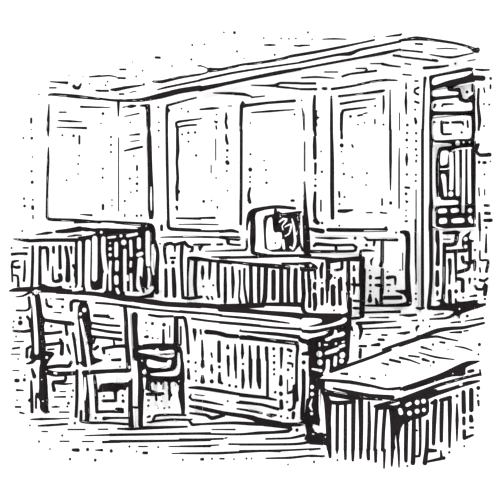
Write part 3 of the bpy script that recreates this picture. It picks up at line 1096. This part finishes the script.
k 7 410,65,5 440,72,8
k 9 450,48 500,60
d 3 428,125
R 310 380 5
@desk
k 12 97,350,15 100,385,10
k 6 135,350,9 135,368,4
k 10 176,350,11 177,395,9
k 11 214,350,13 214,402,9
k 12 254,350,14 252,390,9
k 13 290,350,15 292,395,12
k 11 328,350,13 328,408,10
k 9 372,350,11 370,440,6
k 14 415,200,20 412,350,14 408,430,6
K 396,140 445,130 440,150 430,190 430,240 420,330 410,420 404,250
k 9 433,250,8 443,350,11 445,435,5
k 12 483,220,15 480,400,12
d 4 20,408 137,401 487,430
@floor
k 9 0,315,8 80,318,12
k 6 0,348,6 50,343,5
k 7 0,380,7 70,380,6
@table
K 0,280 20,270 60,262 75,275 70,290 45,295 90,305 90,322 60,318 0,312
w 12 15,268,14 35,245,8
R 0 280 6.25
@c1
K 200,80 245,80 258,150 265,220 290,250 275,270 275,330 285,400 285,450 345,455 310,500 180,500 200,420 190,330 195,200 205,120
w 22 207,105,18 215,200,22 225,350,24 228,455,24
e 15 225,75
e 8 292,485
j 14 168,430,12 168,480,15
@table
k 9 100,105,4 140,100,8 190,75,12
k 11 180,110,13 185,170,13 165,190,9 105,190,8
d 8 127,237
d 13 127,268
d 4 87,259 82,296
k 13 170,230,13 185,250,13 190,290,15
k 12 85,318,8 150,322,13 190,315,17
d 4 100,352 113,493
k 4 88,384,3 145,384,6
k 8 80,428 120,422
k 4 70,463 125,463
@c1
k 12 190,415,11 168,430,13
k 18 280,250,15 340,260,17 440,272,23 455,275,17
k 13 410,275,13 418,340,15
k 14 275,335,17 330,332,13 380,325,15
k 14 285,405,15 350,398,15 385,390,15
k 18 375,370,11 388,395,17 385,460,21
k 8 300,435 335,432
d 7 320,288
k 11 420,405,11 430,440,13 440,465,6
@table
k 11 288,120,9 295,160,13 320,168,13
k 7 350,118,5 395,120,10
k 5 337,202,4 380,205,7
d 8 390,168
d 3 317,117
@c1
k 15 445,190,15 445,140,17 470,128,15 490,130,13
R 0 350 6.25
@c1
K 240,0 345,15 290,90 300,112 290,140 295,200 300,300 300,375 315,390 280,397 250,370 250,310 220,290 225,265 245,270 245,120 255,70
k 16 290,110,17 370,100,17 430,100,19 445,75,14
k 24 285,135,30 350,150,26 470,145,20
k 18 330,210,14 338,250,18
w 14 340,143 352,146
e 4 290,135 260,185
e 5 268,320
e 9 292,47
@floor
k 16 200,120,12 215,165,20
k 12 195,195,10 198,280,15 200,385,15
K 170,315 195,295 195,330
k 10 225,290 225,360
@c1
k 20 165,85,5 200,75,16 235,25,34
@floor
k 4 80,128 118,128
d 4 155,156 107,313
k 17 100,190 112,190
d 9 152,186
k 8 105,250,10 145,252,5
k 8 97,355 128,355
k 7 125,390,8 150,396,6
@c1
k 13 335,200,15 405,192,15 410,165,13
k 8 335,205,10 400,212,9 450,210,5
@floor
k 4 375,259 410,259
k 6 340,293,5 408,292,8
k 6 325,356,4 345,354,9 370,355,5
d 8 428,332
d 5 420,353 457,255 447,293
k 5 372,388 430,388
@c1
k 13 480,130,15 480,300,15 475,415,15
@floor
k 8 190,433,3 260,431,11 370,429,5
k 4 370,428 430,426
k 8 240,473,6 300,470,10 420,462,8
d 4 187,470
d 6 468,456
R 60 290 6.25
@table
k 9 225,80,9 300,85,10 420,98,10 500,108,7
k 18 -20,13,14 200,22,19 320,40,21 400,55,23 500,65,17
@c2
K 115,80 170,75 185,130 190,190 200,210 190,250 205,310 200,420 280,438 190,470 150,485 110,440 105,330 110,200
e 14 152,125
e 10 127,150
w 22 130,185,14 145,250,22 165,350,24 185,500,22
@c1
w 22 95,95,18 100,180,24 110,300,24 124,440,20
@c2
k 13 100,68,12 165,72,9
@c1
k 14 80,270,12 95,350,15 110,460,15
@c2
k 13 215,160,15 290,165,15 305,170,13
k 7 315,178 335,178
K 285,160 300,150 310,172
k 10 195,205,11 280,218,11 370,225,11
k 11 195,240,11 300,260,13 380,268,13
k 13 195,290,15 300,300,13 380,310,17
k 9 335,315,8 340,350,11
k 14 275,365,15 350,352,15 410,350,17
k 13 270,365,17 275,395,13
k 10 218,300 210,330
k 13 215,370,15 235,355,15
k 12 325,437,11 375,435,15
d 4 308,403 375,478
R 60 360 6.25
@c2
k 20 150,80,25 300,70,18 420,66,22
V 240,112 380,92 450,80 455,112 420,138 390,146 260,140 247,178 238,182
K 252,150 320,142 430,138 440,150 430,165 415,172 410,190 380,182 350,205 335,198 280,195 240,203 237,192
k 22 155,90,20 165,200,26 170,320,28 165,378,28
w 14 155,112,10 158,180,16 155,250,8
k 11 132,320,12 130,378,14
k 10 135,385,10 200,392,12 300,392,10 430,402,10
w 14 148,330 148,368
k 14 215,100,13 225,200,17 230,320,15
k 13 230,325,15 310,322,13 390,322,17
k 10 390,322,14 392,305,10 350,305,8
k 13 270,255,13 330,255,15 350,255,11
k 15 345,200,17 348,250,13
d 6 275,225 392,222 223,362
d 9 395,257
k 11 275,365,17 320,362,10 430,362,9
k 22 440,120,20 440,300,23 445,420,27
e 10 432,45
@floor
k 4 50,433 155,433
k 4 240,432 298,432
k 8 360,430,5 430,430,11
k 8 155,472,3 300,468,8 500,464,10
d 6 92,394
k 7 0,230 30,230
k 5 0,325 52,325
k 8 0,400 45,400
d 5 80,190 75,230
R 120 290 6.25
@c3
k 34 92,157,34 93,250,27 98,330,31 105,420,42
@c2
k 19 30,100,17 38,200,19 40,300,20 48,400,24 55,500,26
@c3
k 14 340,170,10 380,172,15 405,178,17 418,260,13 427,395,13
k 24 350,175,22 350,340,27
k 8 380,230,8 380,340,9 372,345,12
k 12 270,250,9 272,340,15
@table
k 5 310,225 310,295
@c3
k 17 150,352,22 220,343,15 350,347,17
K 100,340 150,350 345,350 390,360 398,500 110,500
V 115,378 190,370 215,378 235,360 250,385 330,370 345,395 335,420 290,425 200,405 115,390
V 170,430 230,445 290,470 305,440 325,440 310,492 180,485 165,460
e 5 138,442
w 22 365,398,14 368,470,22 345,520,26
@table
k 11 180,155,10 250,165,13 330,163,9
d 5 162,205 203,300
d 8 202,210
d 10 274,217
k 12 155,293,10 170,292,15
d 3 168,254 236,304
k 8 452,180,8 500,185,10
K 450,238 475,245 468,340
d 8 427,447
d 5 472,455
k 22 0,48,20 200,75,28 300,88,24 500,98,26
k 9 0,98,8 100,110,9 300,130,10 500,145,10
R 120 360 6.25
@c3
K 105,0 150,0 152,180 148,210 140,420 155,430 115,430 115,300 112,290 115,100
K 150,40 340,38 375,0 398,0 405,120 400,150 150,215
e 14 153,75
w 20 153,118,22 153,180,8
V 190,82 320,72 355,52 368,20 380,20 372,82 350,103 210,100 190,92
V 168,-2 180,0 290,20 300,0 325,0 308,40 230,40 175,40
V 190,150 205,135 225,160 240,132 255,162 275,132 300,140 300,192 200,195
V 315,140 345,135 370,172 365,200 330,235 318,200
V 146,232 165,217 300,218 360,228 385,330 220,340 200,380 146,418
j 15 170,214,15 265,212,19
j 10 225,220 228,250
j 12 305,140,13 310,200,15 308,250,8
J 300,195 330,215 310,245
f 7 178,252 177,287
f 5 260,257 277,300 308,296
j 7 235,290 238,298
j 9 172,358,8 185,352,11
K 360,200 380,120 400,110 408,345 385,345 385,315
e 5 368,133
@c2
k 9 85,295 115,298
@c3
j 11 170,390,6 205,384,13 220,350,13 300,342,11 410,345,9
j 9 215,382,10 320,372,10 420,375,9 450,370,6
k 8 145,420,9 280,418,9 418,416,6
@table
k 9 428,60,8 432,118,11
d 8 427,10
d 5 472,15 472,70 475,130
R 180 290 6.25
@table
k 22 60,90,22 200,100,24 300,112,25
k 9 0,132,10 200,150,10 260,158,10
k 9 75,178,10 200,195,9 400,212,10 500,222,10
k 20 165,262,23 230,268,21 290,285,20 350,290,19
k 17 385,295,17 430,295,19 500,308,19
d 5 378,252
k 8 420,258,4 500,265,11
K 75,238 105,245 93,340
k 8 128,250 130,275
k 10 137,315,6 140,400,13 140,430,8
K 135,430 150,438 150,470 138,500
k 7 195,395,8 200,420,6
k 15 243,325,15 244,445,17
k 12 298,345,8 298,362,16
k 12 300,415,13 302,470,13
k 11 343,340,6 345,420,15 347,500,11
k 11 388,340,8 390,395,15 388,430,5
k 12 435,350,8 438,440,15 437,500,13
k 14 488,355,15 490,500,15
d 6 51,446 97,454
d 8 245,481
d 5 392,462
k 11 195,470,8 198,500,15
R 180 360 5
@table
d 5 42,7
k 9 42,45,7 42,90,11
d 4 78,12 80,103
k 12 112,5,11 114,30,15
k 13 112,80,8 113,108,19
k 6 158,25 160,65
d 9 158,107
d 5 195,5 196,35
k 12 197,65,8 198,110,15 210,117,8
k 8 240,0,11 242,80,6
k 7 277,0,9 280,90,5
d 5 315,20
k 10 313,50,8 315,100,13 313,140,7
k 12 352,0,15 352,90,13 353,140,5
k 16 392,0,18 394,100,19 398,140,8
k 8 437,0,9 437,180,10
d 6 247,127 279,133
d 6 470,12
d 4 470,45 470,72
d 5 476,160
k 10 45,138,6 100,140,13 200,155,13 300,172,10 430,188,11 450,195,8 480,200,4
k 8 55,172,5 48,185,10 60,198,8 130,208,10 215,224,4
k 3 75,173 120,178
d 4 238,206
k 9 285,213,8 400,222,10 480,243,10
k 7 285,243,4 350,253,9 410,266,6
k 11 435,273,6 455,277,15 480,276,6
k 15 50,230,8 100,240,15 220,265,13 350,285,17 400,305,28 500,322,26
k 10 50,265,6 130,275,11 160,290,15 220,275,11
@floor
k 8 0,297,5 45,300,8 60,322,11 110,320,7 260,314,10 350,318,13 420,322,10
k 4 160,347,3 275,347,5
k 6 0,366,6 280,371,7 400,362,8 500,360,8
k 7 0,398,9 100,397,7 215,393,6
k 4 225,390 235,388
k 6 430,394 500,392
k 6 245,420,6 400,422,5 500,422,6
k 6 0,431,5 100,430,8 195,424,3
k 6 0,466,5 200,465,9 400,455,6 500,456,7
d 6 113,495
d 4 160,493
k 5 200,493 220,493
d 3 270,495 358,492
k 6 0,333 35,333
R 240 300 5
@table
k 11 132,240,13 134,300,11
d 7 168,244
d 5 170,280 170,315 170,347
d 4 170,370
k 9 207,243,13 206,300,9 205,340,5
k 10 205,380,8 204,418,14
d 8 203,467
d 5 175,462
k 11 240,248 255,255
d 5 250,280
k 9 240,315,9 262,320,9 262,335,5
d 6 240,349
k 4 237,400 237,460
d 4 260,390
k 10 240,465,10 265,455,11 270,430,8
k 12 270,430,11 272,500,15
k 15 5,188,17 50,192,13 130,200,15 230,210,17 275,215,17
k 10 282,215,16 288,240,11 283,300,10 282,440,10 285,500,13
k 8 0,155,6 100,165,9 200,175,9 300,190,11 320,200,17
k 20 315,200,30 350,210,20
k 13 318,268,12 350,265,15
d 9 318,312
k 11 318,360,14 318,500,11
K 345,200 380,180 400,240 372,260 385,290 382,330 358,342 365,380 345,400 342,300 352,262
R 240 370 5
@table
k 13 318,10,14 318,100,13 312,200,17 308,245,10
K 262,90 275,80 278,0 284,0 281,190 245,210 235,195 265,190
k 11 203,30,8 203,72,15
d 9 205,120
k 13 205,155,13 207,190,15
k 9 0,158,8 100,172,9 190,195,11
k 8 0,127,10 130,140,10 180,150,6
d 5 205,232 237,240 235,160
k 11 265,240,11 267,215,13
k 14 0,225,12 120,255,21 200,270,13 300,270,15 330,240,17 340,150,13
@floor
k 9 120,272,12 250,285,15
k 8 0,322,6 120,315,8 240,305,13 255,295,11
k 7 130,344,4 250,340,7 320,325,11
d 7 285,300
K 322,262 350,240 360,290 400,330 440,345 435,362 340,355 320,345 335,320 330,290
k 7 0,372,7 270,370,8 350,358,11
k 7 0,405,8 200,402,7 400,392,4
k 7 130,441,4 250,438,8 350,428,7 420,432,6
d 4 32,442 370,460
d 3 240,472
k 11 380,330 425,325
@desk
k 14 440,150,12 445,300,18 450,430,10
R 20 400 5
@floor
k 4 240,147 325,147
k 4 392,146 438,146
k 4 110,157 137,157
d 4 95,207 211,177
k 4 200,206 245,206
k 4 312,207 367,207
k 8 415,210,8 500,207,10
d 3 150,245
k 11 265,249,10 290,250,13
d 7 338,247 456,254
k 6 378,250,3 410,250,9
d 5 250,295
d 6 376,300
R 110 400 5
@floor
k 7 40,143,5 100,145,9 160,142,9 380,134,5
k 8 0,174,9 250,170,8 500,166,8
k 8 0,206,10 250,204,8 500,200,7
k 5 295,232,3 500,231,7
k 5 310,267,3 500,264,7
d 4 97,232 241,235 364,298
k 4 143,232 187,232
k 10 168,264 184,264
d 3 133,257
k 9 456,296 465,296
'''

# ---------------------------------------------------------------- black line work carried by every surface, drawn floor shadow below the bookcase included
def parts_of(*ts): return [p for t in ts for p in t.parts]
BYNAME = lambda *ns: [t for t in THINGS if t.name in ns]
GROUPS = {'w': parts_of(*BYNAME('wall_back', 'wall_left', 'wall_panel', 'trim_1', 'trim_2', 'trim_3')),
          'case': parts_of(*BYNAME('bookcase', 'book', 'storage_box')), 'cup': parts_of(cu), 'floor': parts_of(floor),
          'bench': parts_of(be), 'cab': parts_of(ca), 'counter': parts_of(co), 'mon': parts_of(mo), 'table': parts_of(ta),
          'c1': parts_of(c1), 'c2': parts_of(c2), 'c3': parts_of(c3), 'desk': parts_of(de)}
ALL = [p for t in THINGS for p in t.parts]
for p in ALL:
    p.bvh = BVHTree.FromPolygons(p.v, p.f); p.box = None
    if min(v.y for v in p.v) > .5:
        us = [250+F*v.x/v.y for v in p.v]; ws = [HZ-F*(v.z-1.9)/v.y for v in p.v]
        p.box = (min(us)-.1, min(ws)-.1, max(us)+.1, max(ws)+.1)
SPIRAL = [(0, 0)] + [(r*math.cos(k*math.pi/4), r*math.sin(k*math.pi/4)) for r in (1, 2, 3.5) for k in range(8)]

def cast(u, v, parts):
    r = ray(u, v); L_ = r.length; r.normalize(); best = None
    for p in parts:
        b = p.box
        if b and not (b[0] <= u <= b[2] and b[1] <= v <= b[3]): continue
        loc, n, i, dist = p.bvh.ray_cast(EYE, r)
        if loc is None or abs(n.dot(r)) < .045: continue
        if best is None or dist < best[1]: best = (p, dist, n if n.dot(r) < 0 else -n, loc)
    return best
OVER = {}                               # earlier relief by pixel cell, so that later marks sit on top of it
def surface(u, v, parts, layer=1):
    h = surface0(u, v, parts)
    if layer > 1:
        r = ray(u, v).normalized(); best = None
        for p, n, pts in OVER.get((int(u//8), int(v//8)), ()):
            for i in range(1, len(pts)-1):
                x = intersect_ray_tri(pts[0], pts[i], pts[i+1], r, EYE, True)
                if x is not None:
                    dist = (x-EYE).length
                    if best is None or dist < best[1]: best = (p, dist, n, x)
                    break
        if best and (h is None or best[1] < h[1]+.02): return best
    return h
def surface0(u, v, parts):
    h = None
    for dx, dy in SPIRAL:
        h = cast(u+dx, v+dy, parts)
        if h: break
    g = cast(u, v, ALL)
    if h is None: return g
    if g and g[0] not in parts:
        r = ray(u, v).normalized(); den = r.dot(h[2])
        dist = (h[3]-EYE).dot(h[2])/den if abs(den) > .02 else h[1]
        if g[1] < dist-.01: return g
    return h
def same(a, b): return a[0] is b[0] and a[2].dot(b[2]) > .9995 and abs((a[3]-b[3]).dot(a[2])) < .002

def emit(hit, poly, ink):               # a convex pixel polygon becomes a low relief on the face it falls on
    p, dist, n, loc = hit
    t = .0022*dist/8; out = []
    for u, v in poly:
        r = ray(u, v); den = r.dot(n)
        if abs(den) < .02: return
        k = (loc+n*t-EYE).dot(n)/den; q = EYE+r*k
        if k <= 0 or (q-loc).length > .3*dist+.3: return
        out.append(q)
    b = len(p.v); m = len(out); off = -n*t
    p.v += out+[q+off for q in out]
    fs = [tuple(range(b, b+m))]+[(b+i, b+m+i, b+m+(i+1) % m, b+(i+1) % m) for i in range(m)]
    p.f += fs; p.m += [ink]*len(fs)
    xs = [q[0] for q in poly]; ys = [q[1] for q in poly]
    rec = (p, n, out)
    for i in range(int(min(xs)//8), int(max(xs)//8)+1):
        for j in range(int(min(ys)//8), int(max(ys)//8)+1): OVER.setdefault((i, j), []).append(rec)

def patch(poly, parts, layer, ink, depth=0):
    m = len(poly)
    cx = sum(q[0] for q in poly)/m; cy = sum(q[1] for q in poly)/m
    size = max(max(q[0] for q in poly)-min(q[0] for q in poly), max(q[1] for q in poly)-min(q[1] for q in poly))
    h0 = surface(cx, cy, parts, layer)
    if size < 1.3 or depth > 7:
        if h0: emit(h0, poly, ink)
        return
    ok = h0 is not None
    if ok:
        smp = [(x*.92+cx*.08, y*.92+cy*.08) for x, y in poly]
        if size > 5: smp += [((poly[i][0]+poly[i-1][0])/2*.92+cx*.08, (poly[i][1]+poly[i-1][1])/2*.92+cy*.08) for i in range(m)]
        for x, y in smp:
            h = surface(x, y, parts, layer)
            if h is None or not same(h0, h): ok = False; break
    if ok: emit(h0, poly, ink); return
    mid = [((poly[i][0]+poly[(i+1) % m][0])/2, (poly[i][1]+poly[(i+1) % m][1])/2) for i in range(m)]
    if m == 4:
        for i in range(4): patch([poly[i], mid[i], (cx, cy), mid[i-1]], parts, layer, ink, depth+1)
    else:
        for i in range(3): patch([poly[i], mid[i], mid[i-1]], parts, layer, ink, depth+1)
        patch(mid, parts, layer, ink, depth+1)

def spline(pts, step=2.0):
    if len(pts) == 2: pts = [pts[0], tuple((a+b)/2 for a, b in zip(*pts)), pts[1]]
    out = []
    P = [pts[0]]+pts+[pts[-1]]
    for i in range(1, len(P)-2):
        a, b, c, d_ = P[i-1:i+3]
        n = max(1, int(math.hypot(c[0]-b[0], c[1]-b[1])/step))
        for k in range(n):
            t = k/n
            m1 = [(c[j]-a[j])*.4 for j in range(3)]; m2 = [(d_[j]-b[j])*.4 for j in range(3)]
            h = (2*t**3-3*t*t+1, t**3-2*t*t+t, -2*t**3+3*t*t, t**3-t*t)
            q = [h[0]*b[j]+h[1]*m1[j]+h[2]*c[j]+h[3]*m2[j] for j in range(3)]
            q[2] = b[2]+(c[2]-b[2])*t; out.append(tuple(q))
    out.append(pts[-1]); return out

def stroke(pts, parts, layer, ink):
    s = spline(pts)
    # rounded ends
    def cap(a, b):
        dx, dy = a[0]-b[0], a[1]-b[1]; l = math.hypot(dx, dy) or 1; w = a[2]/2
        return [(a[0]+dx/l*w*f, a[1]+dy/l*w*f, a[2]*g) for f, g in ((.95, .3), (.6, .8))]
    s = cap(s[0], s[1]) + s + cap(s[-1], s[-2])[::-1]
    n = len(s); L_, R_ = [], []
    for i in range(n):
        a, b = s[max(0, i-1)], s[min(n-1, i+1)]
        dx, dy = b[0]-a[0], b[1]-a[1]; l = math.hypot(dx, dy) or 1; w = s[i][2]/2
        L_.append((s[i][0]-dy/l*w, s[i][1]+dx/l*w)); R_.append((s[i][0]+dy/l*w, s[i][1]-dx/l*w))
    qs = [[L_[i], L_[i+1], R_[i+1], R_[i]] for i in range(n-1)]
    for q in qs: patch(q, parts, layer, ink)

def blob(pts, parts, layer, ink, smooth=True):
    if smooth:
        q = []
        for i in range(len(pts)):
            a, b = pts[i], pts[(i+1) % len(pts)]
            for f in (.2, .8): q.append((a[0]+(b[0]-a[0])*f, a[1]+(b[1]-a[1])*f))
    else: q = pts
    for t_ in tessellate_polygon([[Vector((x, y, 0)) for x, y in q]]):
        patch([q[i] for i in t_], parts, layer, ink)

def thick(w, ink): return w+min(1.2, .4+.3*w) if ink else w-.4
def grown(q, g):                        # pen pressure: the outline moved outwards by g
    n = len(q); ar = sum(q[i-1][0]*q[i][1]-q[i][0]*q[i-1][1] for i in range(n)); sg = 1 if ar > 0 else -1
    out = []
    for i in range(n):
        a, b, c = q[i-1], q[i], q[(i+1) % n]
        nx = ny = 0
        for p_, r_ in ((a, b), (b, c)):
            dx, dy = r_[0]-p_[0], r_[1]-p_[1]; l = math.hypot(dx, dy) or 1
            nx += dy/l*sg; ny -= dx/l*sg
        l = math.hypot(nx, ny) or 1
        out.append((b[0]+nx/l*g, b[1]+ny/l*g))
    return out
x0 = y0 = 0; sc = 1; tgt = None
STY = {'k': (1, 1), 'w': (2, 0), 'j': (3, 1), 'd': (1, 1), 'e': (2, 0), 'f': (3, 1), 'K': (1, 1), 'V': (2, 0), 'J': (3, 1)}
for line in LINES.strip().split('\n'):
    tk = line.split()
    if not tk: continue
    c = tk[0]
    if c == 'R': x0, y0, sc = map(float, tk[1:4]); continue
    if c[0] == '@': tgt = GROUPS[c[1:]]; continue
    lay, ink = STY[c]
    num = [[float(t) for t in q.split(',')] for q in tk[(1 if c in 'KVJ' else 2):]]
    w = None if c in 'KVJ' else float(tk[1])
    if c in 'kwj':
        stroke([(x0+q[0]/sc, y0+q[1]/sc, max(.7, thick((q[2] if len(q) > 2 else w)/sc, ink))) for q in num], tgt, lay, ink)
    elif c in 'def':
        for q in num:
            u, v, r = x0+q[0]/sc, y0+q[1]/sc, w/sc+(GROW*.4 if ink else -GROW*.2)
            blob([(u+r*math.cos(a*math.pi/5), v+r*1.08*math.sin(a*math.pi/5)) for a in range(10)], tgt, lay, ink, False)
    else: blob(grown([(x0+q[0]/sc, y0+q[1]/sc) for q in num], GROW*.5 if ink else -GROW*.25), tgt, lay, ink)

# ---------------------------------------------------------------- link everything
ROT = Matrix.Rotation(-math.atan2(WD.y, WD.x), 3, 'Z')     # the back wall runs along X
for t in THINGS:
    t.loc = ROT @ t.loc
    for p in t.parts: p.v = [ROT @ v for v in p.v]
def mesh_object(p, name, loc):
    me = bpy.data.meshes.new(name)
    me.from_pydata([tuple(v-loc) for v in p.v], [], p.f)
    me.materials.append(PAPER); me.materials.append(INK)
    me.polygons.foreach_set('material_index', p.m); me.update()
    o = bpy.data.objects.new(name, me); C.objects.link(o)
    return o
for t in THINGS:
    if t.one:
        o = mesh_object(t.p, t.name, t.loc); o.location = t.loc; root = o
    else:
        root = bpy.data.objects.new(t.name, None); C.objects.link(root); root.location = t.loc
        root.empty_display_size = .1
        for p in t.parts:
            o = mesh_object(p, p.name, t.loc); o.parent = root
            if p.label: o['label'] = p.label
    if t.kind: root['kind'] = t.kind
    if t.label: root['label'] = t.label
    if t.cat: root['category'] = t.cat
    if t.group: root['group'] = t.group

# ---------------------------------------------------------------- light and camera
sc_ = bpy.context.scene
w = bpy.data.worlds.new('World'); sc_.world = w; w.use_nodes = True
bg = w.node_tree.nodes['Background']; bg.inputs[0].default_value = (1, 1, 1, 1); bg.inputs[1].default_value = 1.0
sun = bpy.data.lights.new('fill_sun', 'SUN'); sun.energy = 0.6; sun.angle = math.radians(40)  # soft fill added from the camera side to whiten grey recesses
so = bpy.data.objects.new('fill_sun', sun); C.objects.link(so); so.location = (0, -4, 8)
so.rotation_euler = (math.radians(58), 0, -math.atan2(WD.y, WD.x))
cam = bpy.data.cameras.new('Camera'); co_ = bpy.data.objects.new('Camera', cam); C.objects.link(co_)
co_.location = EYE; co_.rotation_euler = (math.pi/2, 0, -math.atan2(WD.y, WD.x))
cam.sensor_width = 36; cam.lens = F/500*36; cam.shift_y = -(250-HZ)/500
cam.clip_end = 200
sc_.camera = co_
vs = sc_.view_settings
vs.view_transform = 'Standard'; vs.look = 'None'; vs.gamma = 1; vs.use_curve_mapping = False
vs.exposure = 0.4
sc_.cycles.max_bounces = 24; sc_.cycles.diffuse_bounces = 20
